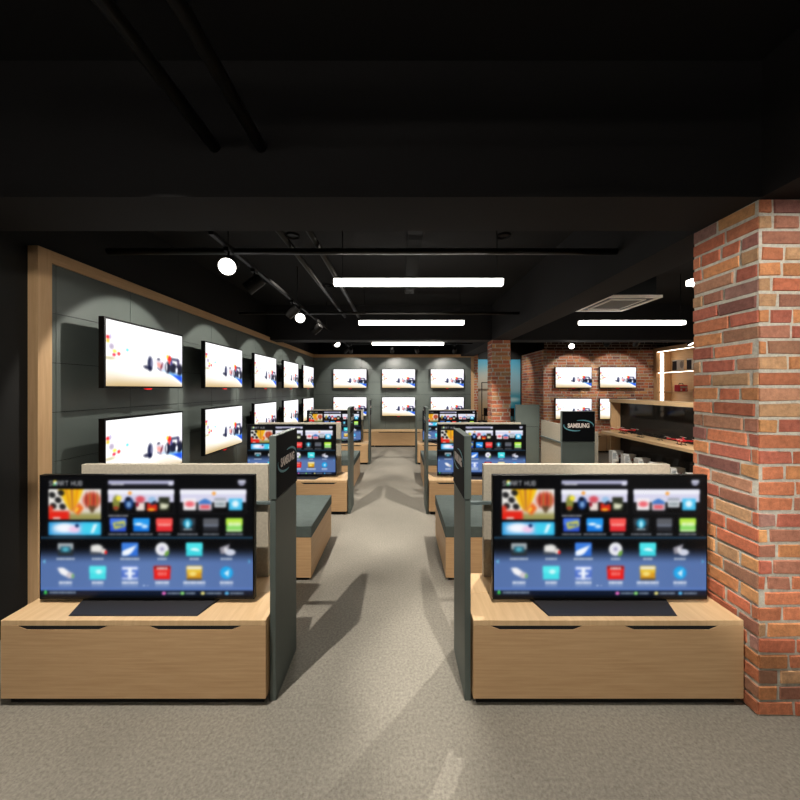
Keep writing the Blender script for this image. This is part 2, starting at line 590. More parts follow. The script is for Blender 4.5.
    p.ell(433, 294, 18, 18, (240, 240, 244), 0.22); p.ell(433, 294, 8, 8, (200, 198, 220), 0.6); p.ell(433, 294, 3, 3, (150, 144, 180), 0.6); p.ell(446, 306, 5, 8, (110, 160, 70), 0.5, 1, 0.5)
    tile(520, 295, 22, 18, (80, 230, 236), (60, 214, 226)); p.poly([(508, 286), (520, 290), (530, 286), (536, 304), (520, 300), (508, 300)], (236, 255, 255), 4)
    p.poly([(588, 290), (616, 280), (612, 304), (592, 308)], (150, 146, 156), 4); p.ell(617, 303, 14, 9, (206, 210, 226), 0.3); p.ell(605, 296, 5, 7, (214, 214, 220), 0.6)
    for k, cx in enumerate((172, 259, 346, 433, 520, 607)):
        p.smear(cx - (25, 16, 26, 13, 13, 16)[k], cx + (25, 16, 26, 13, 13, 16)[k], 321, 3.4, (206, 214, 226), 0.75, 30 + k)
    # second row
    p.poly([(150, 346), (166, 344), (184, 358), (176, 370), (158, 362)], (246, 244, 246), 4); p.ell(184, 366, 9, 8, (210, 200, 206), 0.5); p.ell(192, 368, 4, 6, (120, 170, 120), 0.6)
    tile(259, 359, 22, 18, (90, 234, 238), (70, 222, 230)); p.ell(262, 356, 8, 6, (206, 252, 252), 0.7)
    tile(346, 359, 22, 18, (92, 126, 210), (80, 112, 200)); p.rect(325, 343, 367, 350, (236, 240, 252), 4); p.rect(341, 346, 351, 377, (246, 250, 255), 4); p.rect(332, 358, 360, 364, (238, 244, 255), 4); p.rect(325, 372, 367, 377, (206, 216, 244), 4)
    tile(433, 359, 22, 18, (226, 40, 34), (232, 26, 24)); p.rect(412, 342, 454, 347, (60, 16, 18), 4, 0.8); p.smear(418, 448, 347, 4, (246, 220, 216), 0.85, 40); p.smear(420, 446, 362, 6, (250, 150, 140), 0.7, 41)
    tile(520, 359, 20, 18, (232, 196, 60), (214, 150, 30)); p.rect(500, 342, 540, 349, (236, 236, 232), 4); p.ell(516, 362, 10, 6, (246, 222, 120), 0.6); p.rect(500, 374, 540, 379, (60, 50, 40), 4, 0.8)
    p.ell(607, 359, 17, 17, (30, 166, 234), 0.25); p.poly([(600, 360), (614, 350), (612, 370)], (226, 246, 255), 4)
    for k, cx in enumerate((172, 259, 346, 433, 520, 607)):
        h = (18, 16, 22, 19, 30, 18)[k]
        p.smear(cx - h, cx + h, 386, 4.2, (232, 236, 244), 0.85, 50 + k)
        p.smear(cx - h, cx + h, 394, 4.5, (150, 172, 214), 0.4, 60 + k)
    # arrows, page marks, bottom bar
    p.poly([(110, 328), (117, 323), (117, 333)], (120, 214, 244), 3)
    p.poly([(672, 328), (667, 333), (667, 323)], (90, 190, 230), 3)
    p.ell(384, 394, 3, 2, (170, 190, 226), 0.6); p.ell(394, 394, 3, 2, (130, 150, 196), 0.6)
    p.ell(118, 410, 2.6, 3, (90, 240, 100), 0.5); p.rect(114, 412, 122, 417, (70, 230, 90), 2.5)
    p.smear(128, 200, 413, 3.4, (170, 184, 204), 0.75, 70)
    for cx, c, tw in ((438, (226, 110, 190), 34), (488, (140, 214, 120), 26), (543, (226, 214, 130), 42), (608, (90, 180, 232), 36)):
        p.ell(cx, 415, 5.5, 4.6, c, 0.5)
        p.smear(cx + 9, cx + 9 + tw, 415, 3.4, (176, 188, 206), 0.7, 80 + cx)
    return p.img


def race_picture():
    # drawn in a 0..160 x 0..90 frame
    p = Paint(180, 102, 0, 0, 160, 90)
    p.img[:] = (255, 255, 255)
    # overexposed track and warm run-off
    t = np.clip((p.Y - 50) / 40, 0, 1)
    left = np.clip(1.15 - np.abs(p.X - 40) / 150, 0, 1)
    p.mix(t ** 1.5 * left * 0.95, (196, 168, 118))
    p.mix(np.clip((p.Y - 76) / 14, 0, 1) ** 2 * 0.5, (186, 158, 108))
    p.ell(62, 62, 52, 14, (255, 255, 252), 0.8)
    # blue kerb at the right
    p.poly([(106, 62), (160, 62), (160, 78), (140, 74)], (110, 190, 246), 3)
    p.poly([(124, 68), (160, 71), (160, 86), (150, 80)], (24, 78, 226), 3)
    p.poly([(122, 64), (150, 64), (158, 70), (134, 69)], (190, 226, 252), 3, 0.8)
    p.poly([(104, 64), (132, 71), (160, 85), (160, 90), (136, 78), (104, 67)], (255, 255, 255), 2)
    # car: front wing, tyres, body, rear wing
    p.poly([(66, 59), (74, 57), (84, 61), (82, 64), (70, 63)], (40, 40, 66), 2.5)
    p.ell(81, 54, 5.4, 10.5, (38, 42, 74), 0.35)
    p.ell(85, 54, 3, 8, (150, 150, 180), 0.6, 0.7)
    p.ell(81, 62, 4, 3.5, (14, 18, 50), 0.5)
    p.poly([(92, 48), (100, 46), (116, 52), (122, 64), (104, 62)], (206, 200, 214), 4)
    p.ell(102, 56, 6, 4, (240, 150, 140), 0.6, 0.9, 0.6)
    p.poly([(94, 56), (100, 60), (120, 64), (112, 66), (98, 62)], (40, 36, 86), 2.5)
    p.ell(107, 57, 2, 6, (120, 44, 60), 0.6, 0.8, 0.4)
    p.ell(100, 46, 3.5, 2, (90, 90, 110), 0.6)
    p.ell(117, 56, 3.2, 9, (240, 240, 244), 0.5)
    p.ell(122, 58, 6.6, 9.5, (26, 28, 52), 0.3)
    p.ell(119, 57, 2, 7, (250, 250, 250), 0.6, 0.8)
    p.ell(136, 58, 8, 8, (20, 22, 40), 0.3)
    p.ell(153, 60, 9, 10, (14, 14, 26), 0.3)
    p.rect(126, 54, 158, 66, (26, 28, 52), 4, 0.9)
    p.ell(145, 62, 3, 5, (236, 236, 244), 0.5)
    p.poly([(128, 41), (150, 42), (152, 46), (128, 45)], (40, 44, 78), 2.5)
    p.poly([(146, 42), (152, 43), (152, 55), (147, 54)], (56, 50, 90), 2.5)
    p.poly([(128, 44), (133, 44), (134, 54), (128, 53)], (60, 60, 130), 2.5)
    p.ell(126, 43, 5, 5, (240, 40, 30), 0.4)
    p.ell(121, 40, 2.5, 3, (246, 200, 60), 0.5)
    p.ell(126, 49, 2, 3, (220, 60, 60), 0.5)
    p.rect(155, 20, 160, 52, (214, 206, 230), 6, 0.8)
    # marshals and signs at the left edge
    p.ell(3, 24, 2.8, 2.4, (244, 30, 40), 0.45)
    p.ell(3, 29, 2.5, 2.5, (250, 190, 60), 0.5)
    p.ell(7, 23, 2, 3.5, (190, 180, 214), 0.6)
    p.ell(9, 36, 4, 4, (180, 166, 190), 0.6, 1, 0.8)
    p.ell(14, 42, 3, 2, (246, 226, 70), 0.5)
    p.ell(13, 47, 2.8, 2, (246, 40, 70), 0.45)
    p.ell(21, 45, 2.6, 2.4, (240, 44, 44), 0.45)
    p.ell(36, 38, 2.2, 1.8, (70, 214, 232), 0.5)
    p.ell(6, 52, 9, 2.2, (206, 196, 160), 0.6)
    p.ell(18, 31, 2, 4, (226, 220, 240), 0.6)
    return p.img


def soften(img, sig):
    n = int(sig * 3) + 1
    k = np.exp(-0.5 * (np.arange(-n, n + 1) / sig) ** 2)
    k /= k.sum()
    for ax in (0, 1):
        pad = [(0, 0)] * 3
        pad[ax] = (n, n)
        t = np.pad(img, pad, mode='edge')
        out = np.zeros_like(img)
        for i, kv in enumerate(k):
            out += kv * np.take(t, np.arange(i, i + img.shape[ax]), axis=ax)
        img = out
    return img


MENU = soften(menu_picture(), 1.15)
RACE = soften(race_picture(), 0.9)


# ------------------------------------------------------------------ brickwork
BRICKS = [((208, 130, 94), 6), ((198, 116, 86), 5), ((214, 146, 98), 4), ((186, 108, 88), 4), ((176, 120, 98), 3),
          ((166, 124, 112), 1), ((202, 158, 118), 3), ((216, 158, 106), 2), ((150, 100, 90), 1), ((184, 134, 106), 3)]
BPAL = [np.array(c) for c, n in BRICKS for _ in range(n)]
MORTAR = (206, 202, 188)


def brickwork(bm, lay, org, du, L, z0, H, nrm, ch=0.079, lens=(0.235, 0.115), joint=0.0155, proud=0.008, pal=BPAL):
    """bricks standing slightly proud of the mortar plane through org, along du, facing nrm"""
    org, du, nrm = Vector(org), Vector(du), Vector(nrm)
    up = Vector((0, 0, 1))
    mort = tuple(float(v) for v in lin(MORTAR)) + (1.0,)
    q = [org + up * (z0 - org.z), org + du * L + up * (z0 - org.z)]
    vs = [bm.verts.new(q[0]), bm.verts.new(q[1]), bm.verts.new(q[1] + up * H), bm.verts.new(q[0] + up * H)]
    f = bm.faces.new(vs)
    for lp in f.loops:
        lp[lay] = mort
    n = int(math.ceil(H / ch))
    for i in range(n):
        za = z0 + i * ch + joint / 2
        zb = min(z0 + (i + 1) * ch - joint / 2, z0 + H)
        if zb - za < 0.01:
            continue
        u = -random.random() * 0.2
        while u < L:
            ln = lens[0] * random.uniform(0.85, 1.12) if random.random() < 0.72 else lens[1] * random.uniform(0.9, 1.2)
            a, b = max(u + joint / 2, 0.0), min(u + ln - joint / 2, L)
            u += ln
            if b - a < 0.02:
                continue
            c = pal[random.randrange(len(pal))] * random.uniform(0.9, 1.1)
            c = tuple(float(v) for v in lin(np.clip(c, 0, 255))) + (1.0,)
            pr = proud * random.uniform(0.5, 1.25)
            j = lambda k=0.0035: random.uniform(-k, k)
            base = [(a, za), (b, za), (b, zb), (a, zb)]
            lo, hi = [], []
            for (uu, zz), (su, sz) in zip(base, ((1, 1), (-1, 1), (-1, -1), (1, -1))):
                ju, jz = (j() if 0 < uu < L else 0), j()
                p = org + du * (uu + ju) + up * (zz + jz - org.z)
                lo.append(bm.verts.new(p))
                ins = 0.003
                eu = ins * su if 0.001 < uu < L - 0.001 else 0
                hi.append(bm.verts.new(p + nrm * pr + du * eu + up * ins * sz))
            ff = [bm.faces.new(hi)]
            for k in range(4):
                ff.append(bm.faces.new((lo[k], lo[(k + 1) % 4], hi[(k + 1) % 4], hi[k])))
            for x in ff:
                for lp in x.loops:
                    lp[lay] = c


def brick_mesh(name, faces, **kw):
    bm = bmesh.new()
    lay = bm.loops.layers.float_color.new('tint')
    for org, du, L, z0, H, nrm in faces:
        brickwork(bm, lay, org, du, L, z0, H, nrm, **kw)
    return mesh_of(bm, name, BRICKM)


# ------------------------------------------------------------------ room shell
XW = -2.56            # face of the grey left television wall
YB = 10.17            # face of the grey back television wall
HC = 3.28             # ceiling slab
BEAM_Z = E + 0.952

sbox('floor', (-2.75, 7.5, -3.2, 12.6, -0.1, 0.0), FLOORM)
sbox('ceiling', (-2.75, 7.5, -3.2, 12.6, HC, HC + 0.1), CEIL)
sbox('wall_left', (-2.75, -2.62, -3.2, 12.6, 0, HC), DARKWALL)
sbox('wall_right', (7.36, 7.5, -3.2, 12.6, 0, HC), DARKWALL)
sbox('wall_front', (-2.62, 7.36, -3.2, -3.1, 0, HC), DARKWALL)
sbox('wall_back', (-2.62, 7.36, 11.02, 11.2, 0, HC), DARKWALL)

# beams
sbox('ceiling_beam', (-2.62, 7.36, 1.71, 2.08, BEAM_Z, HC), BEAMM, 'black painted concrete beam crossing overhead nearest the camera')
sbox('ceiling_beam', (-2.62, 7.36, 6.74, 7.10, BEAM_Z, HC), BEAMM, 'black painted concrete beam crossing overhead deep in the shop')
sbox('ceiling_beam', (1.80, 2.17, -3.1, 1.71, BEAM_Z, HC), BEAMM, 'black beam running towards the viewer over the near brick column')
sbox('ceiling_beam', (1.80, 2.17, 2.08, 6.74, BEAM_Z, HC), BEAMM, 'black beam running into the depth between the two brick columns')
sbox('ceiling_beam', (1.80, 2.17, 7.10, 11.02, BEAM_Z, HC), BEAMM, 'black beam running beyond the far brick column')

# brick columns
def column(name, x0, x1, y0, y1, label):
    H = BEAM_Z
    me = brick_mesh(name, [((x0, y0, 0), (1, 0, 0), x1 - x0, 0, H, (0, -1, 0)),
                           ((x0, y1, 0), (0, -1, 0), y1 - y0, 0, H, (-1, 0, 0)),
                           ((x1, y0, 0), (0, 1, 0), y1 - y0, 0, H, (1, 0, 0)),
                           ((x1, y1, 0), (-1, 0, 0), x1 - x0, 0, H, (0, 1, 0))])
    return struct(name, me, label)

column('brick_column', 1.808, 2.21, 1.734, 2.112, 'large red brick column at the right beside the front cabinet')
column('brick_column', 1.81, 2.17, 6.77, 7.09, 'slim red brick column in the middle distance')

# grey tiled cladding of the left wall and the back wall
def tiles(name, horizontal_range, z_lines, seam_at, axis, face, thick, label):
    bm = bmesh.new()
    g = 0.0025
    lo, hi = horizontal_range
    zt = z_lines
    us = [lo] + [s for s in seam_at if lo < s < hi] + [hi]
    for a, b in zip(us[:-1], us[1:]):
        for c, d in zip(zt[:-1], zt[1:]):
            if axis == 'y':
                box(bm, face - thick, face, a + g, b - g, c + g, d - g)
            else:
                box(bm, a + g, b - g, face, face + thick, c + g, d - g)
    if axis == 'y':
        box(bm, face - thick - 0.04, face - thick + 0.006, lo, hi, zt[0], zt[-1], 1)
    else:
        box(bm, lo, hi, face + thick - 0.006, face + thick + 0.04, zt[0], zt[-1], 1)
    return struct(name, mesh_of(bm, name, [WALLTILE, SEAM]), label)

ztop = E + 0.918
zl = [0.0] + [ztop - 0.361 - 0.367 * k for k in range(5, -1, -1)] + [ztop]
zl = [z for z in zl if z >= 0.0]
tiles('wall_panel', (2.52, YB), zl, [2.56 + 0.705 * k for k in range(12)], 'y', XW, 0.015, 'dark grey tiled panel wall behind the left row of televisions')
tiles('wall_panel', (XW, 2.10), zl, [XW + 0.708 * k for k in range(1, 8)], 'x', YB, 0.015, 'dark grey tiled panel wall behind the rear televisions')

# oak frame round the cladding
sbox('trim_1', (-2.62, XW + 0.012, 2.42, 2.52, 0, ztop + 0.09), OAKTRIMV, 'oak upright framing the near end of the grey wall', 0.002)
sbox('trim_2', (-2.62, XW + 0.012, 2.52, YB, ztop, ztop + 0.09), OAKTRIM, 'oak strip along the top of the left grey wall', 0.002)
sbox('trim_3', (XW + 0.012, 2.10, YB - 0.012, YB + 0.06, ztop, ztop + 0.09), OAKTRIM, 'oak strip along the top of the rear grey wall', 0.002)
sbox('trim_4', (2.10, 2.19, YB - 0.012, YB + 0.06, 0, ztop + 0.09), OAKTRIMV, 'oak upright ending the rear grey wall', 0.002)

# brick return beside the rear wall and brick mass on the right
struct('brick_pier', brick_mesh('brick_pier', [((2.192, YB, 0), (1, 0, 0), 0.11, 0, E + 1.008, (0, -1, 0)),
                                               ((2.302, YB, 0), (0, 1, 0), 0.85, 0, E + 1.008, (1, 0, 0))], proud=0.006),
       'narrow brick pier beside the oak upright of the rear wall')
BY = 9.35
struct('wall_brick', brick_mesh('wall_brick', [((3.9, BY, 0), (1, 0, 0), 3.46, 0, E + 1.06, (0, -1, 0)),
                                               ((3.9, 11.02, 0), (0, -1, 0), 11.02 - BY, 0, E + 1.06, (-1, 0, 0))]),
       'red brick wall behind the far right televisions')
SHADEDPAL = [np.array((86, 58, 46)), np.array((74, 50, 42)), np.array((96, 66, 50))]  # brick colours darkened to paint the unlit upper wall
struct('wall_brick', brick_mesh('wall_brick', [((3.94, BY + 0.06, 0), (1, 0, 0), 3.4, E + 1.05, HC - E - 1.05, (0, -1, 0))], pal=SHADEDPAL),
       'set back upper part of the far right brick wall, shade painted into its colour')

# beach mural on the far wall
def mural():
    p = Paint(90, 100, 0, 0, 90, 100)
    p.img[:] = (60, 140, 172)
    t = np.clip(p.Y / 45, 0, 1)
    p.mix(t, (150, 178, 186))
    p.ell(25, 38, 34, 22, (206, 196, 178), 0.8)
    p.ell(66, 30, 30, 14, (130, 170, 186), 0.8, 0.7)
    p.mix(p.sm(p.Y - 56, 14) * p.sm(50 - p.X, 24), (196, 164, 124))
    p.mix(p.sm(p.Y - 48, 8) * p.sm(p.X - 48, 14), (40, 132, 160))
    p.ell(60, 62, 12, 4, (190, 214, 214), 0.7)
    p.ell(76, 56, 12, 3, (170, 206, 212), 0.7)
    p.mix(p.sm(p.Y - 84, 8), (150, 126, 98))
    return p.img

mo = link('wall_mural', grid_mesh('wall_mural', mural(), 1.5, 2.3, PRINTM), None, (3.10, 11.012, 0.28))
tag(mo, 'faded blue and sand coloured beach mural on the far wall behind the slim brick column', 'mural')

def bistro_chair(loc, rz, label):
    t = thing('bar_chair', label, 'chair', loc, rz, 'dark chairs in front of the mural')
    bm = bmesh.new(); box(bm, -0.2, 0.2, -0.2, 0.2, 0.62, 0.68)
    link('seat', mesh_of(bm, 'seat', BLACK, 0.015), t)
    bm = bmesh.new(); box(bm, -0.19, 0.19, 0.17, 0.21, 0.80, 1.05); box(bm, -0.17, -0.14, 0.17, 0.20, 0.68, 0.82); box(bm, 0.14, 0.17, 0.17, 0.20, 0.68, 0.82)
    link('backrest', mesh_of(bm, 'backrest', BLACK, 0.01), t)
    for sx in (-1, 1):
        for sy in (-1, 1):
            bm = bmesh.new(); cyl(bm, (sx * 0.2, sy * 0.2, 0), (sx * 0.16, sy * 0.16, 0.63), 0.015, seg=10)
            link('leg', mesh_of(bm, 'leg', BLACKMETAL), t)

bistro_chair((3.42, 10.3, 0), 0.5, 'dark bar chair to the right of the slim brick column')
bistro_chair((2.62, 10.4, 0), -0.7, 'dark bar chair to the left of the slim brick column')
t = thing('standing_frame', 'thin dark rectangular frame standing left of the slim brick column', 'frame', (2.88, 10.8, 0))
bm = bmesh.new()
box(bm, -0.32, -0.295, 0, 0.03, 0, 1.85); box(bm, 0.295, 0.32, 0, 0.03, 0, 1.85); box(bm, -0.295, 0.295, 0, 0.03, 1.825, 1.85)
link('outline', mesh_of(bm, 'outline', BLACKMETAL, 0.002), t)
boxobj('crossbar', (-0.295, 0.295, 0.003, 0.027, 0.80, 0.825), BLACKMETAL, t)

# ------------------------------------------------------------------ oak television cabinets
TOP = 0.45            # cabinet top height
def make_cabinet(W, handles, D=0.455, name='tv_cabinet', cat='cabinet'):
    """origin at floor, centre of width, front face at y=0"""
    r = thing(name, '', cat, (0, 0, 0))
    boxobj('plinth', (-W / 2 + 0.02, W / 2 - 0.02, 0.03, D - 0.02, 0, 0.04), SHADOWGAP, r, 0)
    boxobj('carcass', (-W / 2, W / 2, 0.021, D, 0.04, TOP - 0.028), OAK, r, 0.0015)
    bm = bmesh.new()
    box(bm, -W / 2, W / 2, 0.0, D * 0.53, TOP - 0.028, TOP)
    box(bm, -W / 2, W / 2, D * 0.53 + 0.003, D, TOP - 0.028, TOP)
    link('top', mesh_of(bm, 'top', OAKT, 0.0015), r)
    n = len(handles)
    cuts = [-W / 2] + [(handles[i][1] + handles[i + 1][0]) / 2 for i in range(n - 1)] + [W / 2]
    zt = TOP - 0.0285
    for i, (h0, h1) in enumerate(handles):
        a, b = cuts[i], cuts[i + 1]
        d = 0.019
        bm = bmesh.new()
        prism(bm, [(a, 0.045), (b, 0.045), (b, zt), (h1, zt), (h1 - 0.05, zt - d), (h0 + 0.05, zt - d), (h0, zt), (a, zt)], 1, 0.0, 0.019)
        dr = link('drawer', mesh_of(bm, 'drawer', OAK), r)
        bm = bmesh.new()
        prism(bm, [(h0 + 0.002, zt), (h0 + 0.05, zt - d - 0.001), (h1 - 0.05, zt - d - 0.001), (h1 - 0.002, zt)], 1, 0.0015, 0.0205)  # nearly flush black fill paints the shade inside the slot
        link('pull_slot_shade', mesh_of(bm, 'pull_slot_shade', SHADOWGAP), dr)['label'] = 'black fill painting the shade in the finger pull slot'
    return r

ROW = [1.78, 4.487, 7.45]
LX, RX = (-2.066, -0.695), (0.380, 1.778)
cabL = make_cabinet(1.371, [(-0.60, -0.13), (0.08, 0.56)])
where = ['at the front', 'in the middle row', 'in the far row']
cabs = []
for k in range(3):
    for side, (a, b) in (('left', LX), ('right', RX)):
        o = place(cabL, bool(cabs), ((a + b) / 2, ROW[k], 0), 0,
                  f'low oak television cabinet {where[k]} on the {side} of the aisle', 'oak cabinets along the aisle')
        cabs.append(o)
        if side == 'right':
            o.scale = (1.398 / 1.371, 1, 1)
# rear cabinets under the back wall
backc = make_cabinet(1.40, [(-0.61, 0.61)], 0.46)
for i, (cx, nm) in enumerate(((-1.42, 'left'), (-0.02, 'middle'), (1.38, 'right'))):
    place(backc, i > 0, (cx, 9.70, 0), 0, f'low oak drawer cabinet against the rear grey wall, {nm} one of three', 'oak cabinets under the rear televisions')
brc = make_cabinet(1.371, [(-0.60, -0.13), (0.08, 0.56)])
for i, (cx, nm) in enumerate(((4.62, 'left one, behind the sign post'), (6.01, 'right one, behind the black glass shelf unit'))):
    place(brc, i > 0, (cx, 8.85, 0), 0, f'oak drawer cabinet under the brick wall televisions, {nm}', 'oak cabinets under the brick wall')

# ------------------------------------------------------------------ warm grey divider boards behind the stand televisions
def make_board(W=1.19):
    r = thing('divider_board', '', 'board', (0, 0, 0))
    boxobj('panel', (-W / 2, W / 2, -0.018, 0.018, 0.0, 0.716), BOARD, r, 0.002)
    return r

bd = make_board()
boards = []
for k in range(3):
    for i, (side, cx) in enumerate((('left', -1.435), ('right', 1.127))):
        o = place(bd, k + i > 0, (cx, ROW[k] + 0.43, TOP), 0, f'warm grey divider board standing behind the {side} menu television {where[k]}', 'divider boards behind the menu televisions')
        x0, x1 = (cx - 0.56, -0.690) if side == 'left' else (0.376, cx + 0.56)
        boards.append((o, x0 - cx, x1 - cx))
o = place(bd, True, (2.185, 4.555, TOP), -PI / 2, 'warm grey divider board running away between the two sign posts of the turned stand', 'divider boards behind the menu televisions')
o.scale = (1.47 / 1.19, 1, 1)
boards.append((o, -0.582, 0.582))
for o, x0, x1 in boards:
    boxobj('rail', (x0, x1, -0.046, -0.018, 0.918 - TOP, 0.936 - TOP), RAILM, o, 0.002)['label'] = 'thin grey rail across the board'

# ------------------------------------------------------------------ end panels with the brand sign
def make_post():
    r = thing('sign_post', '', 'sign', (0, 0, 0))
    hl = 0.180
    boxobj('post_panel', (-0.016, 0.016, -hl, hl, 0.0, 1.058), GREYGREEN, r, 0.002)
    sb = boxobj('sign_box', (-0.0185, 0.0185, -hl - 0.003, hl + 0.003, 1.064, 1.40), GREYGREEN, r, 0.002)
    boxobj('core', (-0.012, 0.012, -hl + 0.01, hl - 0.01, 1.056, 1.066), SHADOWGAP, r, 0)
    bm = bmesh.new()
    box(bm, 0.0186, 0.0205, -hl + 0.002, hl - 0.002, 1.068, 1.396)
    sf = link('sign_face', mesh_of(bm, 'sign_face', SIGNFACE), r)
    sf['label'] = 'black sign face with a swoosh and pale lettering'
    cu = bpy.data.curves.new('lettering', 'FONT')
    cu.body = 'SAMSUNG'
    cu.align_x = 'CENTER'
    cu.align_y = 'CENTER'
    cu.size = 0.07
    cu.extrude = 0.0005
    cu.offset = 0.003
    tmp = bpy.data.objects.new('tmp_text', cu)
    COL.objects.link(tmp)
    dg = bpy.context.evaluated_depsgraph_get()
    me = bpy.data.meshes.new_from_object(tmp.evaluated_get(dg))
    bpy.data.objects.remove(tmp)
    me.name = 'lettering'
    xs = [v.co.x for v in me.vertices]; ys = [v.co.y for v in me.vertices]
    sx, sy = 0.238 / (max(xs) - min(xs)), 0.050 / (max(ys) - min(ys))
    mx, my = (max(xs) + min(xs)) / 2, (max(ys) + min(ys)) / 2
    for v in me.vertices:
        v.co = ((0.0212 + v.co.z), (v.co.x - mx) * sx, 1.243 + (v.co.y - my) * sy)
    me.materials.clear()
    me.materials.append(LETTER)
    link('lettering', me, sf)
    # two tapered arcs sweeping round the name
    for sgn in (1, -1):
        bm = bmesh.new()
        N = 26
        ring = []
        for i in range(N + 1):
            u = i / N
            ang = PI * (0.62 - 0.70 * u)
            cy_, cz_ = 0.030 + 0.142 * math.cos(ang) * 0.93, 0.0 + 0.058 * math.sin(ang)
            wd = 0.0125 * math.sin(PI * min(1.0, 0.05 + 0.95 * u)) ** 0.7 + 0.001
            nv = Vector((math.cos(ang) * 0.4, math.sin(ang)))
            nv.normalize()
            a = (cy_ + nv.x * wd / 2, cz_ + nv.y * wd / 2)
            b = (cy_ - nv.x * wd / 2, cz_ - nv.y * wd / 2)
            ring.append([(a[0] * sgn, 1.243 + a[1] * sgn), (b[0] * sgn, 1.243 + b[1] * sgn)])
        va = [[bm.verts.new((x_, p_[0], p_[1])) for p_ in rr] for rr in ring for x_ in (0.0206,)]
        vb = [[bm.verts.new((0.0212, p_[0], p_[1])) for p_ in rr] for rr in ring]
        for i in range(N):
            bm.faces.new((vb[i][0], vb[i + 1][0], vb[i + 1][1], vb[i][1]))
            bm.faces.new((va[i][0], va[i][1], va[i + 1][1], va[i + 1][0]))
            for s_ in (0, 1):
                bm.faces.new((va[i][s_], va[i + 1][s_], vb[i + 1][s_], vb[i][s_]))
        link('swoosh', mesh_of(bm, 'swoosh', SWOOSH), sf)
    return r

post = make_post()
np_ = 0
for k in range(3):
    for side, cx, rz in (('left', -0.672, 0.0), ('right', 0.358, PI)):
        place(post, np_ > 0, (cx, ROW[k] + 0.218, 0), rz, f'grey green sign post with black brand sign, {side} of the aisle, {where[k]}', 'sign posts along the aisle')
        np_ += 1
# the side-facing stand on the right, seen behind the front right board
place(post, True, (1.962, 3.80, 0), -PI / 2, 'grey green sign post whose black brand sign faces the viewer behind the front right board', 'sign posts of the turned stand')
place(post, True, (1.965, 5.31, 0), PI / 2, 'grey green sign post seen from its plain back beyond the facing one', 'sign posts of the turned stand')
place(cabL, True, (1.80, 4.555, 0), -PI / 2, 'low oak cabinet of the turned stand, between its two sign posts', 'oak cabinets along the aisle')

# ------------------------------------------------------------------ benches
def make_bench(W=1.36, D=0.87):
    r = thing('bench', '', 'bench', (0, 0, 0))
    boxobj('plinth', (-W / 2 + 0.03, W / 2 - 0.03, 0.03, D - 0.03, 0, 0.03), SHADOWGAP, r, 0)
    boxobj('base', (-W / 2 + 0.004, W / 2 - 0.004, 0.004, D - 0.004, 0.03, 0.375), OAK, r, 0.0015)
    boxobj('seat_cushion', (-W / 2, W / 2, 0.0, D, 0.3755, 0.472), CUSHION, r, 0.006)
    return r

bn = make_bench()
for k in range(2):
    for i, (side, cx) in enumerate((('left', -0.757 - 0.68), ('right', 0.388 + 0.68))):
        place(bn, k + i > 0, (cx, (2.94, 5.68)[k], 0), 0, f'bench with grey cushion and oak base on the {side} of the aisle, {("nearer", "farther")[k]} one', 'cushioned benches')

# ------------------------------------------------------------------ televisions
def make_stand_tv():
    """origin on the cabinet top under the screen plane, screen faces -Y"""
    r = thing('television', '', 'television', (0, 0, 0))
    W, H, b = 1.199, 0.695, 0.022
    boxobj('housing', (-W / 2, W / 2, 0.0, 0.032, b, b + H), BLACK, r, 0.003)
    bm = bmesh.new()
    box(bm, -0.34, 0.34, 0.032, 0.06, b + 0.10, b + 0.50)
    link('rear_casing', mesh_of(bm, 'rear_casing', BLACK, 0.008), r)
    s = link('screen', grid_mesh('menu_screen', MENU, W - 0.016, H - 0.018, UIM), r, (0, -0.0008, b + 0.011))
    s['label'] = 'lit screen showing a blurred menu of app icons'
    bm = bmesh.new()
    A = [(-0.335, -0.108, 0.001), (0.345, -0.108, 0.001), (0.41, 0.10, 0.001), (-0.40, 0.10, 0.001)]
    B = [(-0.332, -0.104, 0.006), (0.342, -0.104, 0.006), (0.405, 0.098, 0.020), (-0.395, 0.098, 0.020)]
    va = [bm.verts.new(p) for p in A]; vb = [bm.verts.new(p) for p in B]
    bm.faces.new(va[::-1]); bm.faces.new(vb)
    for i in range(4):
        bm.faces.new((va[i], va[(i + 1) % 4], vb[(i + 1) % 4], vb[i]))
    link('stand_base', mesh_of(bm, 'stand_base', STAND), r)
    boxobj('stand_neck', (-0.12, 0.12, 0.034, 0.064, 0.012, b + 0.16), STAND, r, 0.004)
    return r

stv = make_stand_tv()
tvx = [(-1.413, 1.117), (-1.462, 1.100), (-1.458, 1.095)]
nt = 0
for k in range(3):
    for i, side in enumerate(('left', 'right')):
        place(stv, nt > 0, (tvx[k][i], ROW[k] + 0.14 + (0.008 if k == 1 else 0), TOP), 0,
              f'television showing an app icon menu, on the {side} oak cabinet {where[k]}', 'menu televisions along the aisle')
        nt += 1

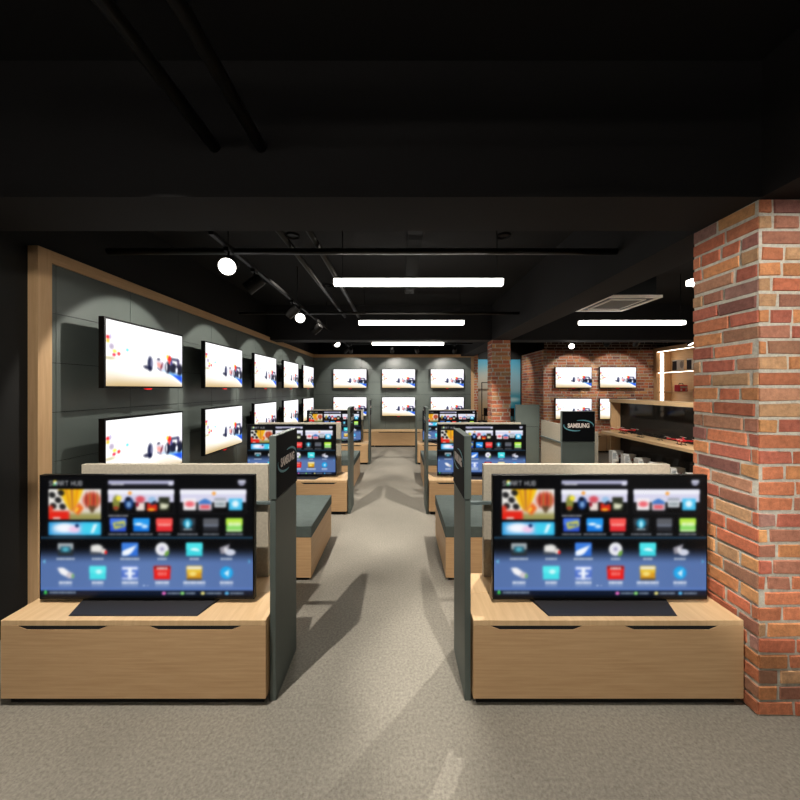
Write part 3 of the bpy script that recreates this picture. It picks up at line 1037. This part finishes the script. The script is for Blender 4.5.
def make_wall_tv(gap):
    """origin at bottom centre of the screen front, faces -Y, wall at y = gap"""
    r = thing('wall_television', '', 'television', (0, 0, 0))
    W, H = 0.99, 0.572
    boxobj('housing', (-W / 2, W / 2, 0.0, 0.045, 0, H), BLACK, r, 0.003)
    s = link('screen', grid_mesh('race_screen', RACE, W - 0.034, H - 0.034, RACEM), r, (0, -0.0008, 0.017))
    s['label'] = 'bright screen showing a racing car on a track'
    bm = bmesh.new()
    prism(bm, [(-0.045, -0.001), (0.045, -0.001), (0.028, -0.014), (-0.028, -0.014)], 1, 0.004, 0.022)
    link('badge', mesh_of(bm, 'badge', REDLED), r)['label'] = 'small red badge under the screen'
    bm = bmesh.new()
    box(bm, -0.16, 0.16, gap - 0.012, gap, 0.14, 0.42)
    box(bm, -0.05, 0.05, 0.05, gap - 0.012, 0.24, 0.33)
    box(bm, -0.20, 0.20, 0.045, 0.058, 0.18, 0.40)
    link('wall_mount', mesh_of(bm, 'wall_mount', BLACKMETAL), r)
    return r

ORD = ['nearest', 'second', 'third', 'fourth', 'farthest']
wt = make_wall_tv(0.215)
n = 0
for i in range(5):
    y = 2.722 + 1.4035 * i + 0.495
    for lev, z in (('upper', E + 0.003), ('lower', E - 0.812)):
        place(wt, n > 0, (-2.342, y, z), PI / 2, f'racing car television on the left grey wall, {lev} row, {ORD[i]} from the front', 'racing televisions on the left wall')
        n += 1
wb = make_wall_tv(0.137)
n = 0
for i, x in enumerate((-1.458, -0.041, 1.379)):
    for lev, z in (('upper', E + 0.003), ('lower', E - 0.812)):
        place(wb, n > 0, (x, YB - 0.14, z), 0, f'wall television with racing car on the rear grey wall, {lev} row, {("left", "middle", "right")[i]}', 'racing televisions on the rear wall')
        n += 1
wr = make_wall_tv(0.107)
n = 0
for i, x in enumerate((4.66, 5.85)):
    for lev, z in (('upper', E + 0.01), ('lower', E - 0.835)):
        place(wr, n > 0, (x, BY - 0.12, z), 0, f'wall television with racing car on the red brick wall, {lev} {("left", "right")[i]} one', 'racing televisions on the brick wall')
        n += 1

# ------------------------------------------------------------------ hanging tube lights
def make_tube():
    r = thing('pendant_light', '', 'light', (0, 0, 0))
    L, h = 1.485, 0.056
    boxobj('housing', (-L / 2, L / 2, -0.032, 0.032, 0.006, h / 2 + 0.012), BLACKMETAL, r, 0)
    boxobj('diffuser', (-L / 2 - 0.002, L / 2 + 0.002, -0.036, 0.036, -h / 2, h / 2 - 0.002), TUBEM, r, 0.008)
    for sx in (-0.67, 0.695):
        bm = bmesh.new(); cyl(bm, (sx, 0, h / 2), (sx, 0, HC - (E + 0.938)), 0.004, seg=8)
        link('cord', mesh_of(bm, 'cord', BLACK), r)
    return r

tb = make_tube()
spots = [(0.162, 3.04, 'nearest one over the aisle'), (0.162, 4.90, 'middle one over the aisle'), (0.165, 7.2, 'farthest one over the aisle'),
         (3.30, 4.90, 'beside the ceiling air conditioner on the right'), (3.30, 3.04, 'half hidden by the near brick column')]
for i, (x, y, lb) in enumerate(spots):
    place(tb, i > 0, (x, y, E + 0.938), 0, f'white glowing linear pendant light, {lb}', 'linear pendant lights')
for (x, y) in ((0.162, -0.5), (-1.5, -0.2), (0.162, -2.2), (2.98, 0.45), (3.9, -0.9), (5.9, 2.4)):  # extra unseen tubes added as fill light
    o = place(tb, True, (x, y, E + 0.938), 0, 'added linear pendant light giving fill from outside the view', 'added fill lights outside the view')

# ------------------------------------------------------------------ pipes and conduits
def pipe(name, p0, p1, r, label, cat='pipe', group=None):
    bm = bmesh.new(); cyl(bm, p0, p1, r, seg=16)
    return tag(link(name, mesh_of(bm, name, PIPE)), label, cat, group)

pz = E + 1.20
pipe('ceiling_pipe', (-0.92, -1.0, pz), (-0.92, 1.715, pz), 0.028, 'dark pipe overhead ending in the near beam, left of a pair', 'pipe', 'overhead pipes')
pipe('ceiling_pipe', (-0.69, -1.0, pz), (-0.69, 1.715, pz), 0.028, 'dark pipe overhead ending in the near beam, right of a pair', 'pipe', 'overhead pipes')
pipe('ceiling_pipe', (-0.92, 2.075, pz), (-0.92, 5.75, pz), 0.024, 'glinting dark pipe running into the depth, left of a pair beyond the beam', 'pipe', 'overhead pipes')
pipe('ceiling_pipe', (-0.69, 2.075, pz), (-0.69, 5.75, pz), 0.024, 'glinting dark pipe running into the depth, right of a pair beyond the beam', 'pipe', 'overhead pipes')
pipe('ceiling_pipe', (-2.42, 2.85, E + 1.135), (1.79, 2.85, E + 1.135), 0.026, 'dark pipe crossing the ceiling above the nearest pendant light', 'pipe', 'cross pipes')
pipe('ceiling_pipe', (-2.42, 5.18, E + 1.135), (1.79, 5.18, E + 1.135), 0.022, 'dark pipe crossing the ceiling above the middle pendant light', 'pipe', 'cross pipes')
t = thing('cable_tray', 'dark cable tray with raised edges running into the depth above the nearest pendant light', 'cable tray', (0.12, 2.08, E + 1.22))
boxobj('tray_bed', (-0.055, 0.055, 0, 2.35, 0, 0.008), TRAYM, t, 0)
for sx in (-1, 1):
    boxobj('side_rail', (sx * 0.055 - 0.008, sx * 0.055 + 0.008, 0, 2.35, 0.008, 0.05), TRAYM, t, 0.002)
for yy in (0.5, 1.9):
    bm = bmesh.new(); cyl(bm, (0, yy, 0.008), (0, yy, HC - E - 1.22), 0.005, seg=8)
    link('hanger', mesh_of(bm, 'hanger', BLACKMETAL), t)

# ------------------------------------------------------------------ track and spotlights
TZ = E + 1.12
def track(p0, p1, label):
    t = thing('lighting_track', label, 'track', p0)
    d = Vector(p1) - Vector(p0)
    bm = bmesh.new()
    if abs(d.y) > abs(d.x):
        box(bm, -0.017, 0.017, 0, d.y, 0, 0.03)
    else:
        box(bm, 0, d.x, -0.017, 0.017, 0, 0.03)
    link('rail', mesh_of(bm, 'rail', BLACKMETAL, 0.002), t)
    for f in (0.06, 0.5, 0.94):
        bm = bmesh.new(); cyl(bm, d * f + Vector((0, 0, 0.03)), d * f + Vector((0, 0, HC - p0[2])), 0.006, seg=8)
        link('hanger', mesh_of(bm, 'hanger', BLACKMETAL), t)

TX = -1.375
track((TX, 2.50, TZ), (TX, 6.70, TZ), 'black lighting track running along the left side ahead of the television wall')
track((TX, 7.12, TZ), (TX, 9.30, TZ), 'black lighting track beyond the far beam on the left side')
track((-1.28, 8.55, E + 1.10), (2.0, 8.55, E + 1.10), 'black lighting track across in front of the rear television wall')
track((3.5, 7.8, E + 1.20), (7.0, 7.8, E + 1.20), 'black lighting track across in front of the brick television wall')

def spotlight(loc, aim, label, lens, watts, cone, r=0.062, L=0.17, drop=0.13, group='track spotlights', blend=0.2, soft=0.02):
    """loc: point on the track; the head hangs below and points at aim"""
    t = thing('track_spotlight', label, 'spotlight', loc, 0, group)
    boxobj('adapter', (-0.02, 0.02, -0.045, 0.045, -0.028, -0.0005), BLACKMETAL, t, 0.003)
    c = Vector((0, 0, -drop))
    d = (Vector(aim) - Vector(loc) - c).normalized()
    bm = bmesh.new()
    cyl(bm, (0, 0, -0.028), (0, 0, -drop + r + 0.012), 0.009, seg=10)
    side = d.cross(Vector((0, 0, 1)))
    side = side.normalized() if side.length > 0.01 else Vector((1, 0, 0))
    k = r + 0.008
    for s_ in (-1, 1):
        cyl(bm, Vector((0, 0, -drop + r + 0.012)), c + side * s_ * k, 0.006, seg=8)
    link('yoke', mesh_of(bm, 'yoke', BLACKMETAL), t)
    bm = bmesh.new()
    cyl(bm, c - d * L * 0.5, c - d * L * 0.4, r * 0.7, r * 0.96, 24)
    cyl(bm, c - d * L * 0.4, c + d * L * 0.5, r * 0.96, r, 24, caps=False)
    cyl(bm, c + d * L * 0.5, c + d * (L * 0.5 - 0.02), r, r * 0.9, 24, caps=False)
    link('lamp_head', mesh_of(bm, 'lamp_head', BLACKMETAL), t)
    bm = bmesh.new()
    cyl(bm, c + d * (L * 0.5 - 0.012), c + d * (L * 0.5 - 0.004), r * 0.95, seg=24)
    link('lens', mesh_of(bm, 'lens', lens), t)
    if watts:
        spot('lamp_light', Vector(loc) + c + d * (L * 0.5 + 0.006), aim, watts, cone, blend, soft, parent=t)
    return t

# heads facing the shop front: the bright discs
for (y, nm) in ((2.76, 'nearest'), (4.73, 'middle'), (7.46, 'farthest')):
    p = Vector((TX, y, TZ))
    spotlight(p, p + Vector((0.62, -1.9, -1.15)), f'track spotlight facing the viewer as a bright disc, {nm} of three on the left', LENS, AISLE_W, 56, r=0.066)
# wall washers for the left wall, one per pair of televisions
for i in range(5):
    y = (3.25, 4.40, 5.70, 7.20, 8.80)[i]
    spotlight((TX, y, TZ), (XW, 3.217 + 1.4035 * i, E + 0.1), f'dark track spotlight turned to the left wall, {ORD[i]} from the front', LENSDIM, WALL_W, 66)
for i, x in enumerate((-1.22, -0.20, 0.42, 1.36)):
    tx = (-1.458, -0.041, 0.9, 1.379)[i]
    spotlight((x, 8.55, E + 1.10), (tx, YB, E + 0.05), f'dark track spotlight turned to the rear wall, {("first", "second", "third", "fourth")[i]} from the left', LENSDIM, WALL_W if i != 2 else 0, 60, drop=0.15, r=0.05, L=0.15)
spotlight((3.87, 7.8, E + 1.20), (3.3, 5.0, E - 0.2), 'track spotlight facing the viewer as a small bright disc before the brick wall', LENS, AISLE_W * 0.5, 75, drop=0.22)
for i, x in enumerate((4.66, 5.30)):
    spotlight((x + 0.06, 7.8, E + 1.20), ((4.66, 5.85)[i], BY, E + 0.05), f'dark track spotlight turned to the brick wall, {("left", "right")[i]} one', LENSDIM, WALL_W * 0.9, 62, drop=0.16)
spotlight((6.55, 7.8, E + 1.20), (6.9, 7.0, 1.2), 'track spotlight lighting the oak shelves beside the near column edge', LENS, AISLE_W * 0.5, 80)

# two unseen heads added to brighten the oak upright and the brick column
track((-1.4, 0.55, TZ), (1.2, 0.55, TZ), 'added black lighting track across the shop front')
spotlight((-1.0, 0.55, TZ), (-2.56, 2.6, 1.75), 'added unseen spotlight brightening the near oak upright', LENSDIM, 60, 34, drop=0.28)
track((-0.4, -0.7, TZ), (1.4, -0.7, TZ), 'added black lighting track behind the viewpoint')
spotlight((0.7, -0.7, TZ), (2.0, 1.74, 1.55), 'added unseen spotlight brightening the near brick column', LENSDIM, 300, 44, drop=0.22, blend=0.4)

track((3.1, 2.4, TZ), (3.1, 3.5, TZ), 'added black lighting track hidden behind the near brick column')
spotlight((3.1, 3.2, TZ), (3.84, 5.5, 0.45), 'added hidden spotlight brightening the boxes in the black glass shelf unit', LENSDIM, 260, 52, drop=0.22, blend=0.5)  # added out of sight to brighten the product boxes

# recessed ceiling downlights over the stands
def downlight(x, y, aim, watts, label, cone=96):
    t = thing('ceiling_downlight', label, 'light', (x, y, HC), 0, 'recessed ceiling downlights')
    bm = bmesh.new()
    cyl(bm, (0, 0, -0.001), (0, 0, -0.02), 0.075, 0.07, 28, caps=False)
    cyl(bm, (0, 0, -0.02), (0, 0, -0.001), 0.062, 0.055, 28, caps=False)
    cyl(bm, (0, 0, -0.004), (0, 0, -0.001), 0.074, seg=28)
    link('trim_ring', mesh_of(bm, 'trim_ring', BLACKMETAL), t)
    spot('lamp_light', (x, y, HC - 0.03), aim, watts, cone, 0.5, 0.014, parent=t)

downlight(-1.14, 1.00, (-1.2, 1.9, 0.4), DOWN_W, 'black recessed downlight over the front left cabinet', 62)
downlight(-1.14, 3.65, (-1.2, 4.6, 0.4), DOWN_W, 'black recessed downlight over the middle left cabinet', 70)
downlight(-1.14, 5.40, (-1.2, 7.3, 0.4), DOWN_W * 1.1, 'black recessed downlight over the far left cabinet', 50)
downlight(1.25, 3.30, (0.9, 2.1, 0.4), DOWN_W * 0.7, 'black recessed downlight behind the front right cabinet', 38)
downlight(1.10, 3.65, (1.0, 4.6, 0.4), DOWN_W, 'black recessed downlight over the middle right cabinet', 70)
downlight(1.10, 5.40, (1.0, 7.3, 0.4), DOWN_W * 1.1, 'black recessed downlight over the far right cabinet', 50)
downlight(0.55, 0.90, (1.0, 1.85, 0.6), DOWN_W * 0.8, 'black recessed downlight over the front right cabinet', 50)
downlight(0.0, 8.6, (0.0, 9.6, 0.4), DOWN_W * 0.55, 'black recessed downlight over the rear cabinets', 80)
downlight(3.1, 9.6, (3.1, 11.0, 1.6), DOWN_W * 0.28, 'added downlight brightening the mural', 80)  # lamp added because the mural came out dark

# ------------------------------------------------------------------ ceiling cassette air conditioner
t = thing('air_conditioner', 'off white ceiling cassette air conditioner with dark grilles at the right', 'air conditioner', (2.635, 4.21, E + 1.02))
bm = bmesh.new(); box(bm, -0.24, 0.29, -0.29, 0.29, 0.03, 0.27)
link('body', mesh_of(bm, 'body', BLACK, 0.005), t)
bm = bmesh.new()
def frame(bm, x, y, wdt, z0, z1):
    box(bm, -x, x, -y, -y + wdt, z0, z1); box(bm, -x, x, y - wdt, y, z0, z1)
    box(bm, -x, -x + wdt, -y + wdt, y - wdt, z0, z1); box(bm, x - wdt, x, -y + wdt, y - wdt, z0, z1)
frame(bm, 0.31, 0.357, 0.04, 0, 0.03)
frame(bm, 0.205, 0.245, 0.026, 0.0, 0.03)
link('fascia', mesh_of(bm, 'fascia', ACWHITE, 0.003), t)
bm = bmesh.new(); frame(bm, 0.27, 0.317, 0.065, 0.012, 0.029)
link('air_slots', mesh_of(bm, 'air_slots', BLACK), t)
bm = bmesh.new(); box(bm, -0.179, 0.179, -0.219, 0.219, 0.012, 0.028)
for i in range(16):
    yy = -0.215 + i * 0.0275
    box(bm, -0.178, 0.178, yy, yy + 0.008, 0.004, 0.012)
link('return_grille', mesh_of(bm, 'return_grille', ACDARK), t)
for sx in (-0.18, 0.24):
    for sy in (-0.24, 0.24):
        bm = bmesh.new(); cyl(bm, (sx, sy, 0.27), (sx, sy, HC - E - 1.02), 0.006, seg=8)
        link('hanger', mesh_of(bm, 'hanger', BLACKMETAL), t)

# ------------------------------------------------------------------ black glass shelf unit on the right
SZ0, SZ1 = 3.55, 6.47
t = thing('display_shelf', 'low oak shelf unit with smoked black glass back beside the near column', 'shelf', (3.95, SZ0, 0))
L = SZ1 - SZ0
zt, zm = E - 0.197, E - 0.79
bm = bmesh.new(); box(bm, 0.0, 0.32, L - 0.03, L, 0.0, zt - 0.06); link('upright', mesh_of(bm, 'upright', OAKV, 0.002), t)
bm = bmesh.new(); box(bm, 0.0, 0.32, 0, 0.03, 0.0, zt - 0.06); link('upright', mesh_of(bm, 'upright', OAKV, 0.002), t)
bm = bmesh.new(); box(bm, -0.01, 0.34, -0.01, L + 0.01, zt - 0.06, zt); link('top', mesh_of(bm, 'top', OAKT, 0.002), t)
bm = bmesh.new(); box(bm, -0.19, 0.172, 0.031, L - 0.031, zm - 0.045, zm); link('shelf', mesh_of(bm, 'shelf', OAKT, 0.002), t)
bm = bmesh.new(); box(bm, -0.19, 0.172, 0.031, L - 0.031, 0.0, 0.26); link('base', mesh_of(bm, 'base', OAK, 0.002), t)
for za, zb in ((zm + 0.0005, zt - 0.0605), (0.2605, zm - 0.0455), ):
    bm = bmesh.new(); box(bm, 0.176, 0.184, 0.031, L - 0.031, za, zb)
    link('glass_back', mesh_of(bm, 'glass_back', GLASS), t)['label'] = 'dark smoked glass back'

def make_drone(mat, name):
    r = thing(name, '', 'drone', (0, 0, 0))
    bm = bmesh.new()
    bmesh.ops.create_uvsphere(bm, u_segments=16, v_segments=10, radius=1.0)
    bmesh.ops.scale(bm, vec=(0.055, 0.10, 0.028), verts=bm.verts)
    bmesh.ops.translate(bm, vec=(0, 0, 0.075), verts=bm.verts)
    for f in bm.faces: f.smooth = True
    link('body', mesh_of(bm, 'body', mat), r)
    for sx in (-1, 1):
        bm = bmesh.new()
        cyl(bm, (sx * 0.035, -0.08, 0.0), (sx * 0.035, 0.08, 0.0), 0.005, seg=8)
        cyl(bm, (sx * 0.035, -0.05, 0.0), (sx * 0.025, -0.04, 0.07), 0.004, seg=8)
        cyl(bm, (sx * 0.035, 0.05, 0.0), (sx * 0.025, 0.04, 0.07), 0.004, seg=8)
        bmesh.ops.translate(bm, vec=(0, 0, 0.0055), verts=bm.verts)
        link('landing_skid', mesh_of(bm, 'landing_skid', BLACK), r)
        for sy in (-1, 1):
            bm = bmesh.new()
            cyl(bm, (sx * 0.03, sy * 0.05, 0.078), (sx * 0.12, sy * 0.17, 0.085), 0.011, 0.008, 10)
            cyl(bm, (sx * 0.12, sy * 0.17, 0.07), (sx * 0.12, sy * 0.17, 0.105), 0.015, seg=12)
            a = link('arm', mesh_of(bm, 'arm', mat), r)
            bm = bmesh.new()
            box(bm, sx * 0.12 - 0.007, sx * 0.12 + 0.007, sy * 0.17 - 0.085, sy * 0.17 + 0.085, 0.106, 0.110)
            link('rotor_blade', mesh_of(bm, 'rotor_blade', WHITE if mat == RED else BLACK, 0.001), a)
    return r

dr = make_drone(RED, 'drone')
place(dr, False, (3.93, 6.06, zm), 0.25, 'red quadcopter drone with pale rotors near the far end of the black glass shelf unit', 'red drones on the shelf')
place(dr, True, (3.95, 4.83, zm), -0.2, 'red quadcopter drone with pale rotors close to the near brick column', 'red drones on the shelf')
db = make_drone(BLACK, 'drone')
place(db, False, (3.90, 5.58, zm), 0.5, 'black quadcopter drone beside the far red drone', 'black drones on the shelf')
place(db, True, (3.97, 5.25, zm), -0.4, 'black quadcopter drone nearer the column, between the black and the red one', 'black drones on the shelf')
for o in COL.objects:
    if o.name.split('.')[0] == 'drone':
        o.scale = (0.82, 0.82, 0.82) if 'red quad' in o['label'] else (0.6, 0.6, 0.7)

def make_carton():
    r = thing('product_box', '', 'box', (0, 0, 0))
    bm = bmesh.new(); box(bm, -0.10, 0.10, 0.0, 0.10, 0.0, 0.27)
    link('carton', mesh_of(bm, 'carton', CARTON, 0.002), r)
    bm = bmesh.new()
    for i in range(5):
        box(bm, -0.088, -0.02 - 0.012 * (i % 2), -0.0012, -0.0002, 0.225 - i * 0.022, 0.238 - i * 0.022)
    link('printed_lines', mesh_of(bm, 'printed_lines', PRINTBLUE), r)
    bm = bmesh.new()
    prism(bm, [(0.012, 0.03), (0.05, 0.02), (0.06, 0.09), (0.048, 0.14), (0.03, 0.15), (0.02, 0.10)], 1, -0.0012, -0.0002)
    link('printed_figure', mesh_of(bm, 'printed_figure', PRINTDARK), r)
    bm = bmesh.new()
    prism(bm, [(0.02 + 0.0, 0.16), (0.045, 0.155), (0.055, 0.19), (0.04, 0.215), (0.024, 0.20)], 1, -0.0012, -0.0002)
    link('printed_patch', mesh_of(bm, 'printed_patch', PRINTRED), r)
    bm = bmesh.new()
    prism(bm, [(0.075, 0.01), (0.098, 0.01), (0.098, 0.26), (0.085, 0.2)], 1, -0.0012, -0.0002)
    link('printed_edge', mesh_of(bm, 'printed_edge', PRINTDARK), r)
    return r

ct = make_carton()
ords = ['first', 'second', 'third', 'fourth', 'fifth', 'sixth']
for i in range(6):
    place(ct, i > 0, (3.90, 6.16 - 0.335 * i, 0.26), 0, f'white printed box under the black glass shelf unit, {ords[i]} from its far end', 'white product boxes')

# ------------------------------------------------------------------ lit oak wall shelving far right
WX, WD = 6.88, 0.40
wy0, wy1 = 5.6, 9.335
t = thing('oak_shelving', 'tall lit oak wall shelving with white light strips right of the brick televisions', 'shelf', (WX, wy0, 0))
L = wy1 - wy0
zt = E + 1.08
boxobj('side_panel', (0, WD, L - 0.10, L, 0, zt), OAKV, t)
boxobj('side_panel', (0, WD, 0, 0.10, 0, zt), OAKV, t)
boxobj('back_panel', (WD, WD + 0.03, 0, L, 0, zt), OAK, t)
boxobj('top_panel', (0, WD, 0.1, L - 0.1, zt - 0.10, zt), OAK, t)
for zz in (E + 0.45, E - 0.075, E - 0.6, 0.12):
    sh = boxobj('shelf', (0.015, WD - 0.001, 0.1005, L - 0.1005, zz - 0.03, zz), OAK, t)
    if zz > E:
        boxobj('light_strip', (0.03, 0.05, 0.11, L - 0.12, zz - 0.042, zz - 0.0305), LED, sh, 0)['label'] = 'white light strip under the shelf edge'
boxobj('light_strip', (0.02, 0.05, 0.11, L - 0.12, zt - 0.112, zt - 0.1005), LED, t, 0)
boxobj('light_strip', (0.11, 0.19, L - 0.112, L - 0.1005, 0.9, zt - 0.13), LED, t, 0)

def headphone_box(y, label):
    r = thing('product_box', label, 'box', (WX + 0.17, y, E + 0.45), 0, 'white boxes on the lit shelving')
    boxobj('carton', (-0.09, 0.09, -0.07, 0.07, 0, 0.27), CARTON, r)
    bm = bmesh.new()
    N = 20
    prism(bm, [(0.03 + 0.045 * math.cos(2 * PI * i / N), 0.15 + 0.09 * math.sin(2 * PI * i / N)) for i in range(N)], 1, -0.0715, -0.0702)
    link('printed_oval', mesh_of(bm, 'printed_oval', SILVER), r)
    boxobj('dark_side', (-0.0915, -0.0902, -0.068, 0.068, 0.01, 0.24), PRINTDARK, r, 0)

headphone_box(8.72, 'white box with oval picture on the upper lit shelf, left one')
headphone_box(8.28, 'white box with oval picture on the upper lit shelf, beside the column edge')
t = thing('portable_radio', 'red portable radio with silver front on the lower lit oak shelf', 'radio', (WX + 0.16, 8.62, E - 0.075), 0.35)
bm = bmesh.new(); box(bm, -0.17, 0.17, -0.06, 0.06, 0, 0.17); link('body', mesh_of(bm, 'body', RED, 0.025, 3), t)
bm = bmesh.new(); box(bm, -0.13, 0.13, -0.066, -0.058, 0.085, 0.13); link('dial_panel', mesh_of(bm, 'dial_panel', SILVER, 0.003), t)
for sx in (-1, 1):
    bm = bmesh.new(); cyl(bm, (sx * 0.09, -0.068, 0.045), (sx * 0.09, -0.058, 0.045), 0.028, seg=18)
    link('speaker_cone', mesh_of(bm, 'speaker_cone', SILVER), t)
bm = bmesh.new()
cyl(bm, (-0.09, 0, 0.16), (-0.06, 0, 0.205), 0.008, seg=8); cyl(bm, (-0.06, 0, 0.205), (0.06, 0, 0.205), 0.008, seg=8); cyl(bm, (0.06, 0, 0.205), (0.09, 0, 0.16), 0.008, seg=8)
link('handle', mesh_of(bm, 'handle', PRINTDARK), t)
